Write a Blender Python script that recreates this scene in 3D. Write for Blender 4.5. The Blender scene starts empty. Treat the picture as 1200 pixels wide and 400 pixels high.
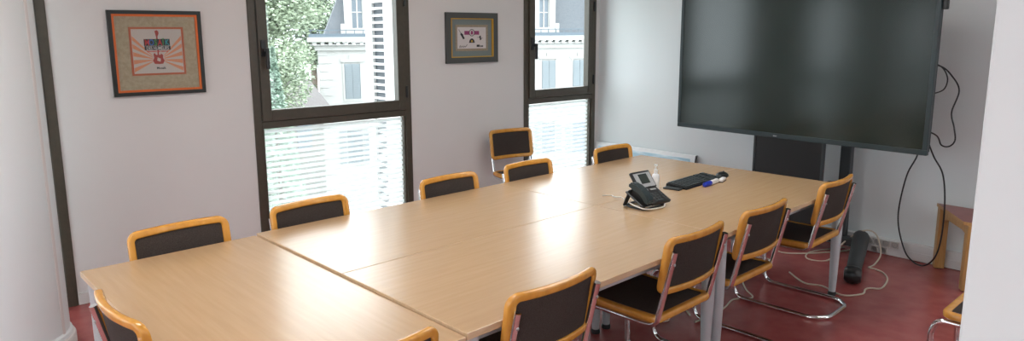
import bpy, bmesh, math, random
from mathutils import Vector, Matrix
random.seed(7)
COL = bpy.context.scene.collection
PI = math.pi
TR = 0.0442                       # the tables stand turned 2.5 degrees to the room

# ------------------------------------------------------------------ materials
def mat(name, color, rough=.5, metal=0., spec=.5, noise=None, bump=None, coat=0., emit=None, trans=0., alpha=1.):
    m = bpy.data.materials.new(name); m.use_nodes = True
    nt = m.node_tree; b = nt.nodes['Principled BSDF']
    b.inputs['Base Color'].default_value = (*color, 1)
    b.inputs['Roughness'].default_value = rough
    b.inputs['Metallic'].default_value = metal
    b.inputs['Specular IOR Level'].default_value = spec
    if coat: b.inputs['Coat Weight'].default_value = coat; b.inputs['Coat Roughness'].default_value = .24 if name == 'beech_laminate' else .12
    if emit: b.inputs['Emission Color'].default_value = (*emit[0], 1); b.inputs['Emission Strength'].default_value = emit[1]
    tc = nt.nodes.new('ShaderNodeTexCoord')
    def nz(scale, sc, detail=4):
        mp = nt.nodes.new('ShaderNodeMapping'); mp.inputs['Scale'].default_value = sc
        n = nt.nodes.new('ShaderNodeTexNoise'); n.inputs['Scale'].default_value = scale; n.inputs['Detail'].default_value = detail
        nt.links.new(tc.outputs['Object'], mp.inputs['Vector']); nt.links.new(mp.outputs['Vector'], n.inputs['Vector'])
        return n
    if noise:
        c2, scale, sc = noise[:3]; lo, hi = noise[3:5] if len(noise) > 3 else (.35, .65)
        n = nz(scale, sc)
        r = nt.nodes.new('ShaderNodeValToRGB')
        r.color_ramp.elements[0].position = lo; r.color_ramp.elements[0].color = (*color, 1)
        r.color_ramp.elements[1].position = hi; r.color_ramp.elements[1].color = (*c2, 1)
        nt.links.new(n.outputs['Fac'], r.inputs['Fac']); nt.links.new(r.outputs['Color'], b.inputs['Base Color'])
    if bump:
        scale, sc, st, dist = bump
        n = nz(scale, sc)
        bp = nt.nodes.new('ShaderNodeBump'); bp.inputs['Strength'].default_value = st; bp.inputs['Distance'].default_value = dist
        nt.links.new(n.outputs['Fac'], bp.inputs['Height']); nt.links.new(bp.outputs['Normal'], b.inputs['Normal'])
    return m

def pane_mat(name, tint=(.96, .98, .98)):
    m = bpy.data.materials.new(name); m.use_nodes = True
    nt = m.node_tree; nt.nodes.clear()
    o = nt.nodes.new('ShaderNodeOutputMaterial'); mx = nt.nodes.new('ShaderNodeMixShader')
    t = nt.nodes.new('ShaderNodeBsdfTransparent'); t.inputs['Color'].default_value = (*tint, 1)
    g = nt.nodes.new('ShaderNodeBsdfGlossy'); g.inputs['Roughness'].default_value = .02
    lw = nt.nodes.new('ShaderNodeLayerWeight'); lw.inputs['Blend'].default_value = .5
    pw = nt.nodes.new('ShaderNodeMath'); pw.operation = 'POWER'; pw.inputs[1].default_value = 5
    f = nt.nodes.new('ShaderNodeMath'); f.operation = 'MULTIPLY_ADD'; f.inputs[1].default_value = .8; f.inputs[2].default_value = .035
    nt.links.new(lw.outputs['Facing'], pw.inputs[0]); nt.links.new(pw.outputs[0], f.inputs[0])
    nt.links.new(f.outputs[0], mx.inputs[0]); nt.links.new(t.outputs[0], mx.inputs[1]); nt.links.new(g.outputs[0], mx.inputs[2])
    nt.links.new(mx.outputs[0], o.inputs[0])
    return m

def frosted_mat(name, k):
    m = pane_mat(name); nt = m.node_tree
    o = [n for n in nt.nodes if n.type == 'OUTPUT_MATERIAL'][0]; src = o.inputs[0].links[0].from_socket
    t = nt.nodes.new('ShaderNodeBsdfTranslucent'); t.inputs['Color'].default_value = (.85, .88, .88, 1)
    mx = nt.nodes.new('ShaderNodeMixShader'); mx.inputs[0].default_value = k
    nt.links.new(src, mx.inputs[1]); nt.links.new(t.outputs[0], mx.inputs[2]); nt.links.new(mx.outputs[0], o.inputs[0])
    return m

def film_mat(name, col):
    m = bpy.data.materials.new(name); m.use_nodes = True
    nt = m.node_tree; nt.nodes.clear()
    o = nt.nodes.new('ShaderNodeOutputMaterial'); mx = nt.nodes.new('ShaderNodeMixShader')
    t = nt.nodes.new('ShaderNodeBsdfTranslucent'); t.inputs['Color'].default_value = (*col, 1)
    d = nt.nodes.new('ShaderNodeBsdfDiffuse'); d.inputs['Color'].default_value = (*col, 1)
    mx.inputs[0].default_value = .45
    nt.links.new(t.outputs[0], mx.inputs[1]); nt.links.new(d.outputs[0], mx.inputs[2]); nt.links.new(mx.outputs[0], o.inputs[0])
    return m

M = dict(
 wall=mat('wall_paint', (.74, .73, .725), .8, spec=.2, noise=((.725, .715, .71), 2.2, (1, 1, 1)), bump=(90, (1, 1, 1), .08, .002)),
 wall_white=mat('white_paint', (.725, .775, .79), .8, spec=.2, bump=(90, (1, 1, 1), .06, .002)),
 ceiling=mat('ceiling_paint', (.8, .8, .79), .8),
 floor=mat('red_linoleum', (.29, .06, .058), .24, noise=((.37, .098, .09), 9, (1, 1, 1), .3, .75), bump=(14, (1, 1, 1), .05, .004)),
 skirting=mat('skirting_paint', (.68, .66, .65), .5),
 trunking=mat('trunking_plastic', (.70, .71, .72), .4),
 bronze=mat('bronze_aluminium', (.062, .052, .037), .42, spec=.5, noise=((.072, .06, .043), 30, (1, 1, 1))),
 black=mat('black_plastic', (.012, .013, .014), .38),
 blacksoft=mat('matt_black', (.012, .014, .016), .6),
 rubber=mat('black_rubber', (.02, .02, .021), .7),
 pane=pane_mat('window_pane'),
 frosted=frosted_mat('frosted_pane', .06),
 film=film_mat('white_film', (.9, .92, .92)),
 beech=mat('beech_laminate', (.52, .335, .178), .27, coat=.2, noise=((.565, .375, .208), 3.2, (1.1, 16, 16), .3, .72), spec=.8),
 beech_edge=mat('beech_edge', (.66, .48, .31), .38, noise=((.60, .42, .25), 5, (2, 14, 14))),
 leg=mat('grey_lacquer', (.52, .56, .59), .35, metal=.2),
 wood=mat('orange_bent_beech', (.70, .335, .055), .26, noise=((.60, .265, .036), 5, (6, 6, 2), .35, .7), coat=.5),
 fabric=mat('dark_brown_fabric', (.040, .030, .026), .85, noise=((.060, .048, .042), 220, (1, 1, 1)), bump=(260, (1, 1, 1), .35, .002), spec=.25),
 chrome=mat('chrome', (.78, .77, .78), .09, metal=1.),
 steel=mat('steel_screw', (.5, .5, .5), .3, metal=1.),
 bezel=mat('display_bezel', (.016, .030, .034), .38),
 screen=mat('display_glass', (.007, .016, .012), .17, spec=.5),
 standgrey=mat('stand_grey', (.035, .042, .046), .45),
 darkgrey=mat('dark_grey_plastic', (.03, .034, .036), .5),
 cable_beige=mat('beige_cable', (.55, .47, .38), .5),
 cable_black=mat('black_cable', (.014, .015, .02), .45),
 cable_white=mat('white_cable', (.72, .68, .62), .5),
 red_top=mat('dark_red_laminate', (.24, .07, .065), .35, noise=((.28, .085, .08), 12, (1, 1, 1))),
 oak=mat('light_wood', (.42, .225, .075), .4, noise=((.50, .29, .11), 6, (12, 12, 1.5))),
 white=mat('white_plastic', (.8, .8, .8), .4),
 socket=mat('socket_plastic', (.62, .61, .58), .4),
 dark_frame=mat('black_frame', (.010, .014, .013), .4),
 orange=mat('orange_liner', (.72, .15, .02), .45),
 linen=mat('linen_mat', (.42, .335, .225), .85, noise=((.50, .41, .29), 60, (1, 6, 1)), bump=(300, (1, 1, 1), .2, .001)),
 rust=mat('rust_liner', (.52, .12, .045), .5),
 paper=mat('print_paper', (.62, .54, .50), .6),
 ray=mat('print_orange', (.74, .29, .155), .6),
 guitar=mat('print_red', (.42, .055, .04), .6),
 ink=mat('print_ink', (.02, .02, .025), .6),
 l_red=mat('letter_red', (.6, .03, .03), .6), l_blue=mat('letter_blue', (.03, .14, .45), .6), l_green=mat('letter_green', (.06, .30, .07), .6), l_teal=mat('letter_teal', (.02, .33, .38), .6), l_orange=mat('letter_orange', (.75, .25, .02), .6),
 grey_frame=mat('grey_frame', (.075, .08, .078), .45),
 gold=mat('gold_liner', (.62, .35, .045), .4, metal=.2),
 grey_mat=mat('grey_blue_mat', (.185, .225, .225), .8),
 cork=mat('cork_liner', (.40, .335, .25), .8, noise=((.22, .18, .13), 160, (1, 1, 1))),
 pink=mat('print_magenta', (.28, .045, .14), .6),
 print_white=mat('print_white', (.62, .58, .575), .6),
 poster_white=mat('poster_white', (.78, .80, .82), .5),
 poster_blue=mat('poster_sky', (.36, .55, .66), .5, noise=((.68, .78, .83), 5, (1, 1, 5), .42, .62)),
 poster_land=mat('poster_sea', (.22, .36, .43), .5, noise=((.42, .52, .56), 9, (1, 1, 3))),
 lcd=mat('phone_screen', (.035, .045, .04), .25), silver=mat('silver_plastic', (.40, .41, .42), .4), key=mat('dark_keys', (.045, .055, .058), .45), keyl=mat('pale_keys', (.45, .46, .47), .5),
 blue=mat('blue_plastic', (.01, .035, .42), .4),
 bottle=mat('clear_white_plastic', (.74, .77, .80), .3),
 facade=mat('pale_render', (.39, .385, .375), .8, noise=((.42, .415, .405), .6, (1, 1, 1))),
 slate=mat('slate_roof', (.085, .096, .11), .7, noise=((.105, .115, .13), 5, (1, 1, 3))),
 zinc=mat('zinc_gutter', (.09, .12, .15), .5),
 shutter=mat('pale_shutter', (.20, .23, .25), .7),
 darkglass=mat('far_glass', (.12, .15, .18), .2),
 bark=mat('bark', (.14, .11, .085), .9),
 leaf_a=mat('leaf_green', (.33, .39, .28), 1., spec=0., noise=((.42, .48, .37), 1.3, (1, 1, 1))),
 leaf_b=mat('leaf_blue_green', (.28, .38, .31), 1., spec=0., noise=((.36, .44, .37), 1.3, (1, 1, 1))),
 leaf_c=mat('leaf_dark', (.22, .28, .20), 1., spec=0., noise=((.30, .35, .27), 1.3, (1, 1, 1))),
 paving=mat('pale_paving', (.36, .36, .35), .9), lawn=mat('lawn', (.10, .16, .10), .9),
 plaster=mat('grey_plaster', (.16, .155, .15), .9), tile=mat('grey_tiles', (.13, .12, .12), .8),
 diffuser=mat('fill_light_diffuser', (.9, .9, .9), .5, emit=((.985, 1., .985), 21.0)),  # glow of the added ceiling fill lights
)

# ------------------------------------------------------------------ mesh helpers
def obj(name, bm, m, parent=None, smooth=False, loc=None, rotz=None):
    me = bpy.data.meshes.new(name)
    bmesh.ops.recalc_face_normals(bm, faces=bm.faces)
    bm.to_mesh(me); bm.free()
    ms = m if isinstance(m, (list, tuple)) else [m]
    for k in ms: me.materials.append(k)
    if smooth:
        for p in me.polygons: p.use_smooth = True
        try: me.set_sharp_from_angle(angle=math.radians(40))
        except Exception: pass
    o = bpy.data.objects.new(name, me); COL.objects.link(o)
    if parent: o.parent = parent
    if loc: o.location = loc
    if rotz is not None: o.rotation_euler.z = rotz
    return o
def tag(o, label, cat, group=None):
    o['label'] = label; o['category'] = cat
    if group: o['group'] = group
    return o
def thing(name, label, cat, loc=(0, 0, 0), rotz=0, group=None):
    o = bpy.data.objects.new(name, None); o.empty_display_size = .1; COL.objects.link(o)
    o.location = loc; o.rotation_euler = (0, 0, rotz)
    return tag(o, label, cat, group)
def struct(name, bm, m, parent=None, smooth=False, **k):
    o = obj(name, bm, m, parent, smooth, **k)
    if not parent: o['kind'] = 'structure'
    return o
def dup(root, loc, rotz, label, group=None):
    r = root.copy(); COL.objects.link(r); r.location = loc; r.rotation_euler = (0, 0, rotz); r['label'] = label
    if group: r['group'] = group
    for ch in list(root.children):
        c = ch.copy(); COL.objects.link(c); c.parent = r
        for g in list(ch.children):
            d = g.copy(); COL.objects.link(d); d.parent = c
    return r
def B(): return bmesh.new()
def box(bm, x0, x1, y0, y1, z0, z1, bev=0, mi=0, mx=None):
    t = bmesh.new()
    bmesh.ops.create_cube(t, size=1)
    for v in t.verts:
        v.co = Vector(((x0 + x1) / 2 + v.co.x * (x1 - x0), (y0 + y1) / 2 + v.co.y * (y1 - y0), (z0 + z1) / 2 + v.co.z * (z1 - z0)))
    if bev: bmesh.ops.bevel(t, geom=list(t.edges), offset=bev, segments=2, affect='EDGES', profile=.5)
    if mx: bmesh.ops.transform(t, matrix=mx, verts=t.verts)
    merge(bm, t, mi)
def merge(bm, t, mi=0):
    vm = {v: bm.verts.new(v.co) for v in t.verts}
    for f in t.faces:
        try:
            nf = bm.faces.new([vm[v] for v in f.verts]); nf.material_index = mi if mi else f.material_index
        except ValueError: pass
    t.free()
def prism(bm, pts, d0, d1, mapf, mi=0):
    a = [bm.verts.new(mapf(u, v, d0)) for u, v in pts]; b = [bm.verts.new(mapf(u, v, d1)) for u, v in pts]
    n = len(pts)
    for f in ([a, b[::-1]]):
        bm.faces.new(f).material_index = mi
    for i in range(n): bm.faces.new([a[i], a[(i + 1) % n], b[(i + 1) % n], b[i]]).material_index = mi
def fillet(pts, r, n=6, closed=False):
    P = [Vector(p) for p in pts]; out = []
    N = len(P)
    for i in range(N):
        if not closed and i in (0, N - 1): out.append(P[i]); continue
        p, a, b = P[i], P[i - 1], P[(i + 1) % N]
        d1, d2 = (a - p), (b - p)
        rr = r[i] if isinstance(r, (list, tuple)) else r
        if rr <= 0: out.append(p); continue
        l = min(rr, d1.length * .49, d2.length * .49)
        s, e = p + d1.normalized() * l, p + d2.normalized() * l
        for k in range(n + 1):
            t = k / n
            out.append(s * (1 - t) ** 2 + p * 2 * t * (1 - t) + e * t * t)
    return out
def spline(pts, n=8, closed=False):
    P = [Vector(p) for p in pts]; out = []
    N = len(P)
    for i in range(N if closed else N - 1):
        g = lambda k: P[k % N] if closed else P[max(0, min(N - 1, k))]
        p0, p1, p2, p3 = g(i - 1), g(i), g(i + 1), g(i + 2)
        for k in range(n):
            t = k / n
            out.append(.5 * ((2 * p1) + (p2 - p0) * t + (2 * p0 - 5 * p1 + 4 * p2 - p3) * t * t + (3 * p1 - p0 - 3 * p2 + p3) * t ** 3))
    if not closed: out.append(P[-1])
    return out
def tube(bm, pts, r, seg=10, closed=False, caps=True, mi=0):
    P = [Vector(p) for p in pts]; n = len(P); rings = []
    T = []
    for i in range(n):
        a = P[i - 1] if (closed or i > 0) else P[i]; b = P[(i + 1) % n] if (closed or i < n - 1) else P[i]
        T.append((b - a).normalized())
    up = Vector((0, 0, 1)) if abs(T[0].z) < .9 else Vector((1, 0, 0))
    N = (up - T[0] * up.dot(T[0])).normalized()
    for i in range(n):
        N = (N - T[i] * N.dot(T[i])).normalized(); Bn = T[i].cross(N)
        rr = r[i] if isinstance(r, (list, tuple)) else r
        rings.append([bm.verts.new(P[i] + (N * math.cos(2 * PI * k / seg) + Bn * math.sin(2 * PI * k / seg)) * rr) for k in range(seg)])
    for i in range(n if closed else n - 1):
        A, C = rings[i], rings[(i + 1) % n]
        for k in range(seg): bm.faces.new([A[k], A[(k + 1) % seg], C[(k + 1) % seg], C[k]]).material_index = mi
    if caps and not closed:
        bm.faces.new(rings[0][::-1]).material_index = mi; bm.faces.new(rings[-1]).material_index = mi
def lathe(bm, prof, cx=0, cy=0, seg=20, mi=0, mx=None):
    rings = []
    for r, z in prof:
        rings.append([bm.verts.new((mx or Matrix()) @ Vector((cx + max(r, 1e-4) * math.cos(2 * PI * k / seg), cy + max(r, 1e-4) * math.sin(2 * PI * k / seg), z))) for k in range(seg)])
    for A, C in zip(rings, rings[1:]):
        for k in range(seg): bm.faces.new([A[k], A[(k + 1) % seg], C[(k + 1) % seg], C[k]]).material_index = mi
    bm.faces.new(rings[0][::-1]).material_index = mi; bm.faces.new(rings[-1]).material_index = mi
def rrect(w, h, r, n=7):
    out = []
    for cx, cy, a0 in ((w / 2 - r, h / 2 - r, 0), (-w / 2 + r, h / 2 - r, 90), (-w / 2 + r, -h / 2 + r, 180), (w / 2 - r, -h / 2 + r, 270)):
        for k in range(n + 1):
            a = math.radians(a0 + 90 * k / n); out.append((cx + r * math.cos(a), cy + r * math.sin(a), math.cos(a), math.sin(a)))
    # extra points along the long straight runs, so that a bent map stays smooth
    res = []
    for i, p in enumerate(out):
        q = out[(i + 1) % len(out)]; res.append(p)
        L = math.hypot(q[0] - p[0], q[1] - p[1])
        if L > .06:
            m = int(L / .035)
            for k in range(1, m): t = k / m; res.append((p[0] + (q[0] - p[0]) * t, p[1] + (q[1] - p[1]) * t, p[2], p[3]))
    return res
def ring_frame(bm, w, h, r, bw, th, mapf, pn=14, e=.55):
    L = rrect(w, h, r); rings = []
    for u, v, nx, ny in L:
        ring = []
        for k in range(pn):
            a = 2 * PI * k / pn; c, s = math.cos(a), math.sin(a)
            pa = -bw / 2 + math.copysign(abs(c) ** e, c) * bw / 2; pb = math.copysign(abs(s) ** e, s) * th / 2
            ring.append(bm.verts.new(mapf(u + nx * pa, v + ny * pa, pb)))
        rings.append(ring)
    n = len(rings)
    for i in range(n):
        A, C = rings[i], rings[(i + 1) % n]
        for k in range(pn): bm.faces.new([A[k], A[(k + 1) % pn], C[(k + 1) % pn], C[k]])
def pad(bm, w, h, r, th, dome, mapf, rings=6):
    L = rrect(w, h, r); n = len(L)
    for side in (1, -1):
        prev = None
        for j in range(rings + 1):
            s = 1 - j / rings
            d = th / 2 + dome * (1 - s ** 3)
            if j == rings:
                c = bm.verts.new(mapf(0, 0, side * d))
                for k in range(n): bm.faces.new([prev[k], prev[(k + 1) % n], c])
            else:
                cur = [bm.verts.new(mapf(p[0] * s, p[1] * s, side * d)) for p in L]
                if prev:
                    for k in range(n): bm.faces.new([prev[k], prev[(k + 1) % n], cur[(k + 1) % n], cur[k]])
                else: first = cur
                prev = cur
        if side == 1: top = first
    for k in range(n): bm.faces.new([top[k], top[(k + 1) % n], first[(k + 1) % n], first[k]])
def tw(x, y, z=0):                                      # table frame -> room
    c, s = math.cos(TR), math.sin(TR); return (x * c - y * s, x * s + y * c, z)

# ------------------------------------------------------------------ room shell
X0, Y0, H = -9.6, -8.0, 2.75
WINS = [(-9.1, -7.73), (-6.385, -5.015), (-3.79, -2.42), (-1.10, -.062)]   # window openings along the back wall
WT = 2.45
def wall_along(bm, length, ops, th, h):                # local x along the wall, y = 0 inner face .. th outside
    x = 0
    for a, b in ops:
        box(bm, x, a, 0, th, 0, h); box(bm, a, b, 0, th, WT, h); x = b
    box(bm, x, length, 0, th, 0, h)
b = B(); wall_along(b, -X0 + .2, [(p - X0, q - X0) for p, q in WINS], .12, H)
struct('wall_back', b, M['wall'], loc=(X0, 0, 0))
LW = [(.5, 2.3), (2.9, 4.7), (5.3, 7.1)]                           # unseen windows in the left wall, enlarged for more light from that side
b = B(); wall_along(b, 8.0, LW, .12, H); struct('wall_left', b, M['wall'], loc=(X0, Y0, 0), rotz=PI / 2)
b = B(); box(b, 0, .12, Y0, 0, 0, H); struct('wall_right', b, M['wall_white'])
FILL_WINS = [(.2, 1.6)]                         # unseen window added behind the camera's right to brighten the right wall
b = B(); wall_along(b, -X0, FILL_WINS, .12, H); struct('wall_front', b, M['wall'], loc=(0, Y0, 0), rotz=PI)
b = B(); box(b, X0 - .12, .12, Y0 - .12, .12, -.12, 0); struct('floor', b, M['floor'])
b = B(); box(b, X0 - .12, .12, Y0 - .12, .12, H, H + .12); struct('ceiling', b, M['ceiling'])
b = B(); box(b, -4.12, -3.88, Y0, -4.58, 0, H, .006); struct('wall_partition', b, M['wall_white'])
b = B(); lathe(b, [(.272, 0), (.272, .09), (.262, .10), (.262, H)], 0, 0, 64)
colo = struct('wall_column', b, M['wall_white'], smooth=True, loc=(-5.405, -.56, 0))
b = B(); lathe(b, [(.288, 0), (.288, .055), (.283, .065), (.274, .068)], 0, 0, 64); obj('base_ring', b, M['skirting'], colo, True)
b = B(); a = math.radians(-36); box(b, -.012, .004, -.012, .012, .07, H - .01, .004, mx=Matrix.Rotation(a, 4, 'Z') @ Matrix.Translation((.262, 0, 0))); obj('seam_strip', b, M['skirting'], colo)  # thin strip for the pale joint seam on the column
# skirting on the piers of the back wall
b = B()
xs = [X0] + [v for w in WINS for v in w] + [0]
for i in range(0, len(xs), 2): box(b, xs[i] + (.0 if i else 0), xs[i + 1], -.012, 0, 0, .075, .003)
struct('baseboard_back', b, M['skirting'])
b = B(); box(b, -.045, 0, -7.9, -2.2, .002, .128, .006); box(b, -.05, -.044, -7.9, -2.2, .062, .068)
struct('trim_1', b, M['trunking'])
b = B(); box(b, -.012, 0, -2.2, -.02, 0, .075, .003); struct('baseboard_right', b, M['skirting'])

def make_window(n, w, mw=None, handle='left', lower=True, loc=(0, 0, 0), rotz=0):
    """local x along the wall from 0 to w, y toward outside, z up"""
    f, s = .056, .072
    T, zs, zg = WT, 1.088, 1.032
    b = B()
    y0, y1 = -.012, .075
    box(b, 0, f, y0, y1, 0, T, .004); box(b, w - f, w, y0, y1, 0, T, .004)
    box(b, f, w - f, y0, y1, T - f, T, .004); box(b, f, w - f, y0, y1, 0, .085, .004); box(b, f, w - f, y0, y1, zg, zs - .004, .004)
    box(b, f, f + .018, .0, .06, .085, zg, .003); box(b, w - f - .018, w - f, .0, .06, .085, zg, .003)
    root = struct('window_%d' % n, b, M['bronze'], loc=loc, rotz=rotz)
    root['kind'] = 'structure'
    b = B(); a, c = f + .004, w - f - .004
    yy0, yy1 = -.026, .045
    box(b, a, a + s, yy0, yy1, zs, T - f - .004, .004); box(b, c - s, c, yy0, yy1, zs, T - f - .004, .004)
    box(b, a + s, c - s, yy0, yy1, zs, zs + .083, .004); box(b, a + s, c - s, yy0, yy1, T - f - .004 - s, T - f - .004, .004)
    sash = obj('sash', b, M['bronze'], root)
    b = B(); box(b, a + s, c - s, .01, .016, zs + .083, T - f - .004 - s); obj('upper_pane', b, M['pane'], root)
    b = B(); box(b, f + .018, w - f - .018, .035, .041, .085, zg); obj('lower_pane', b, M['frosted'], root)
    b = B(); z = .10
    while z < zg - .01:
        box(b, f + .02, w - f - .02, .0300, .0318, z, z + .026); z += .0425
    obj('blind_stripes', b, M['film'], root)
    hx = a + s * .45 if handle == 'left' else c - s * .45
    b = B(); box(b, hx - .018, hx + .018, yy0 - .014, yy0 + .002, 1.565, 1.685, .004)
    box(b, hx - .012, hx + .012, yy0 - .05, yy0 - .012, 1.60, 1.625, .004)
    sg = 1 if handle == 'left' else -1
    box(b, hx + sg * .012 - .014, hx + sg * .012 + .014, yy0 - .056, yy0 - .038, 1.475, 1.628, .006); obj('handle', b, M['black'], root)
    hg = w - f if handle == 'left' else f
    for zz in (1.19, 1.95):
        b = B(); lathe(b, [(.009, zz), (.011, zz + .01), (.011, zz + .09), (.009, zz + .10)], hg, -.034, 10); obj('hinge', b, M['black'], root)
    return root
for i, (p, q) in enumerate(WINS):
    make_window(i + 1, q - p, handle='right' if i < 2 else 'left', loc=(p, 0, 0))
for i, (p, q) in enumerate(LW):
    make_window(5 + i, q - p, loc=(X0, Y0 + p, 0), rotz=PI / 2)

for i, (p, q) in enumerate(FILL_WINS):
    make_window(8 + i, q - p, loc=(-p, Y0, 0), rotz=PI)  # added window, put in for the daylight it lets through

# white slatted shutter leaf folded back outside the middle window
b = B()
xs0 = -2.425
box(b, xs0, xs0 + .03, .60, .72, -.05, 2.5, .004); box(b, xs0, xs0 + .03, .16, .40, -.05, 2.5, .004)
z = -.04
while z < 2.48:
    box(b, xs0 + .004, xs0 + .026, .40, .60, z, z + .020); z += .062
sh = obj('window_shutter', b, M['white'])
b = B(); box(b, xs0 + .03, xs0 + .036, .17, .71, -.04, 2.49); obj('slot_shade_panel', b, M['slate'], sh)  # grey sheet standing in for the shade inside the slots
tag(sh, 'white slatted shutter leaf folded outside the middle window', 'shutter')

# ceiling lamps added above the picture as unseen fill light
def fill_lamp(x, y, label):
    t = thing('fill_ceiling_light', label, 'added fill light', (x, y, H), 0, 'added fill lights')
    b = B(); box(b, -.62, .62, -.17, .17, -.05, 0, .006); obj('housing', b, M['white'], t)
    b = B(); box(b, -.59, .59, -.14, .14, -.056, -.048); obj('diffuser', b, M['diffuser'], t)
for x in (-7.4, -4.9, -2.3):
    for y in (-6.3, -2.6):
        if x < -3 or y > -3: fill_lamp(x, y, 'added unseen ceiling fill light with glowing diffuser')

fill_lamp(-1.3, -5.7, 'added unseen ceiling fill light with glowing diffuser')  # added to brighten the right wall below the display

# ------------------------------------------------------------------ tables
def make_table(L, W, x, y, z, rot, label):
    """local x = long side"""
    t = thing('meeting_table', label, 'table', tw(x, y), TR + rot, 'beech meeting tables')
    b = B(); box(b, -L / 2, L / 2, -W / 2, W / 2, z - .026, z, .0025)
    b.normal_update()
    for f in b.faces:
        if abs(f.normal.z) < .9: f.material_index = 1
    obj('tabletop', b, [M['beech'], M['beech_edge']], t)
    b = B(); i = .075
    for s in (-1, 1):
        box(b, -L / 2 + .10, L / 2 - .10, s * (W / 2 - i) - .012, s * (W / 2 - i) + .012, z - .075, z - .026)
        box(b, s * (L / 2 - i) - .012, s * (L / 2 - i) + .012, -W / 2 + .10, W / 2 - .10, z - .075, z - .026)
    obj('apron_frame', b, M['leg'], t)
    for sx in (-1, 1):
        for sy in (-1, 1):
            px, py = sx * (L / 2 - .048), sy * (W / 2 - .048)
            b = B(); lathe(b, [(.019, .02), (.021, .03), (.032, .42), (.033, z - .027)], px, py, 20); lg = obj('leg', b, M['leg'], t, True)
            b = B(); lathe(b, [(.024, 0), (.026, .006), (.026, .018), (.021, .026)], px, py, 20); obj('foot', b, M['rubber'], lg, True)
    return t
TZ = .74
yF, yM, yN = -1.482, -2.304, -3.101
xa, xb, xc, xd = -5.295, -4.522, -2.872, -1.284
make_table(1.619, xb - xa - .004, (xa + xb) / 2 - .002, (yF + yN) / 2, TZ - .010, PI / 2, 'beech table set crosswise at the near left end of the long table')
g = .002
make_table(xc - xb - g, yF - yM - g, (xb + xc) / 2, (yF + yM) / 2, TZ, 0, 'beech table on the window side next to the crosswise table')
make_table(xd - xc - g, yF - yM - g, (xd + xc) / 2, (yF + yM) / 2, TZ, 0, 'beech table on the window side at the screen end, nearest the leaning poster')
make_table(xc - xb - g, yM - yN - g, (xb + xc) / 2, (yM + yN) / 2, TZ, 0, 'beech table on the camera side next to the crosswise table, without phone')
make_table(xd - xc - g, yM - yN - g, (xd + xc) / 2, (yM + yN) / 2, TZ, 0, 'beech table under the desk phone and the keyboard')

# ------------------------------------------------------------------ cantilever chairs
def make_chair(label):
    """faces +y, origin on the floor under the seat"""
    t = thing('cantilever_chair', label, 'chair', group='cantilever chairs with bentwood backs')
    W = .465
    # backrest: local u across, v up, bent backwards in plan and leaning
    zc, hh = .708, .272
    yb = -.240; lean = math.tan(math.radians(9))
    def mb(u, v, d): return Vector((u, yb - (v) * lean - .036 * (1 - (2 * u / W) ** 2) - d, zc + v))
    b = B(); ring_frame(b, W, hh, .047, .033, .029, mb); obj('backrest_frame', b, M['wood'], t, True)
    b = B(); pad(b, W - .058, hh - .058, .022, .008, .004, mb); obj('backrest_panel', b, M['fabric'], t, True)
    # seat
    def ms(u, v, d): return Vector((u, v - .0, .462 + d - .012 * math.cos(v * 4)))
    b = B(); ring_frame(b, .462, .455, .045, .036, .034, ms); obj('seat_frame', b, M['wood'], t, True)
    b = B(); pad(b, .462 - .066, .455 - .066, .022, .028, .008, ms); obj('seat_pad', b, M['fabric'], t, True)
    # one continuous chrome tube
    r = .0135; b = B(); xt = W / 2 - .022
    half = []
    for p in [(xt, -.288, .783), (xt, -.237, .56), (xt, -.205, .425), (xt, -.13, .418), (xt, .235, .418), (xt, .262, .36), (xt, .245, .0125), (xt, -.325, .0125)]: half.append(p)
    left = [(-p[0], p[1], p[2]) for p in half][::-1]
    path = half[:-1] + [(xt, -.25, .0135), (xt - .085, -.325, .0135), (-xt + .085, -.325, .0135), (-xt, -.25, .0135)] + left[1:]
    rad = [0, .06, .055, .03, .06, .03, .075, .04, .04, .04, .04, .075, .03, .06, .03, .055, .06, 0]
    rad = rad[:len(path)] + [0] * (len(path) - len(rad))
    tube(b, fillet(path, rad, 7), r, 12)
    box(b, -xt, xt, -.10, -.085, .424, .434); box(b, -xt, xt, .12, .135, .424, .434)
    fr = obj('tube_frame', b, M['chrome'], t, True)
    for s in (-1, 1):
        b = B(); mx = Matrix.Translation((s * xt, -.2865, .725)) @ Matrix.Rotation(PI / 2 - .16, 4, 'X')
        lathe(b, [(.0065, -.003), (.0065, .0035), (.004, .005)], 0, 0, 10, mx=mx); obj('screw', b, M['steel'], fr, True)
    return t
F = PI
CH = [  # table-frame x, y, turn, label
 (-5.085, -2.300, -1.535, 'chrome and wood chair at the short near left end of the table'),
 (-4.905, -2.884, -.03, 'chair at the crosswise table, back cut off by the bottom of the picture'),
 (-4.145, -2.878, 0, 'near chair whose wooden back overlaps the table edge right of the crosswise table'),
 (-3.200, -2.878, .0, 'chair with its black seat showing in front of two grey table legs'),
 (-2.545, -2.879, -.008, 'second chair from the display on the camera side of the table'),
 (-1.633, -2.879, .008, 'chair nearest the display on the camera side, chrome runners on the red floor'),
 (-4.85, -1.690, 3.20, 'leftmost chair on the window side, below the orange framed print'),
 (-4.183, -1.692, 3.20, 'chair in front of the striped lower pane of the middle window'),
 (-3.246, -1.700, 3.16, 'chair at the table against the bare wall under the small grey picture'),
 (-2.548, -1.703, 3.15, 'chair at the table just in front of the chair standing by the wall'),
 (-1.605, -1.703, 3.148, 'chair on the window side in front of the leaning poster'),
]
proto = None
for x, y, a, lab in CH:
    if proto is None:
        proto = make_chair(lab); proto.location = tw(x, y); proto.rotation_euler.z = TR + a
    else: dup(proto, tw(x, y), TR + a, lab)
dup(proto, (-1.495, -.46, 0), F - .16, 'chair standing by the wall away from the table, whole dark back showing')
dup(proto, (-2.03, -4.25, 0), .03, 'chair mostly hidden by the white wall edge, only a seat corner showing')

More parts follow.
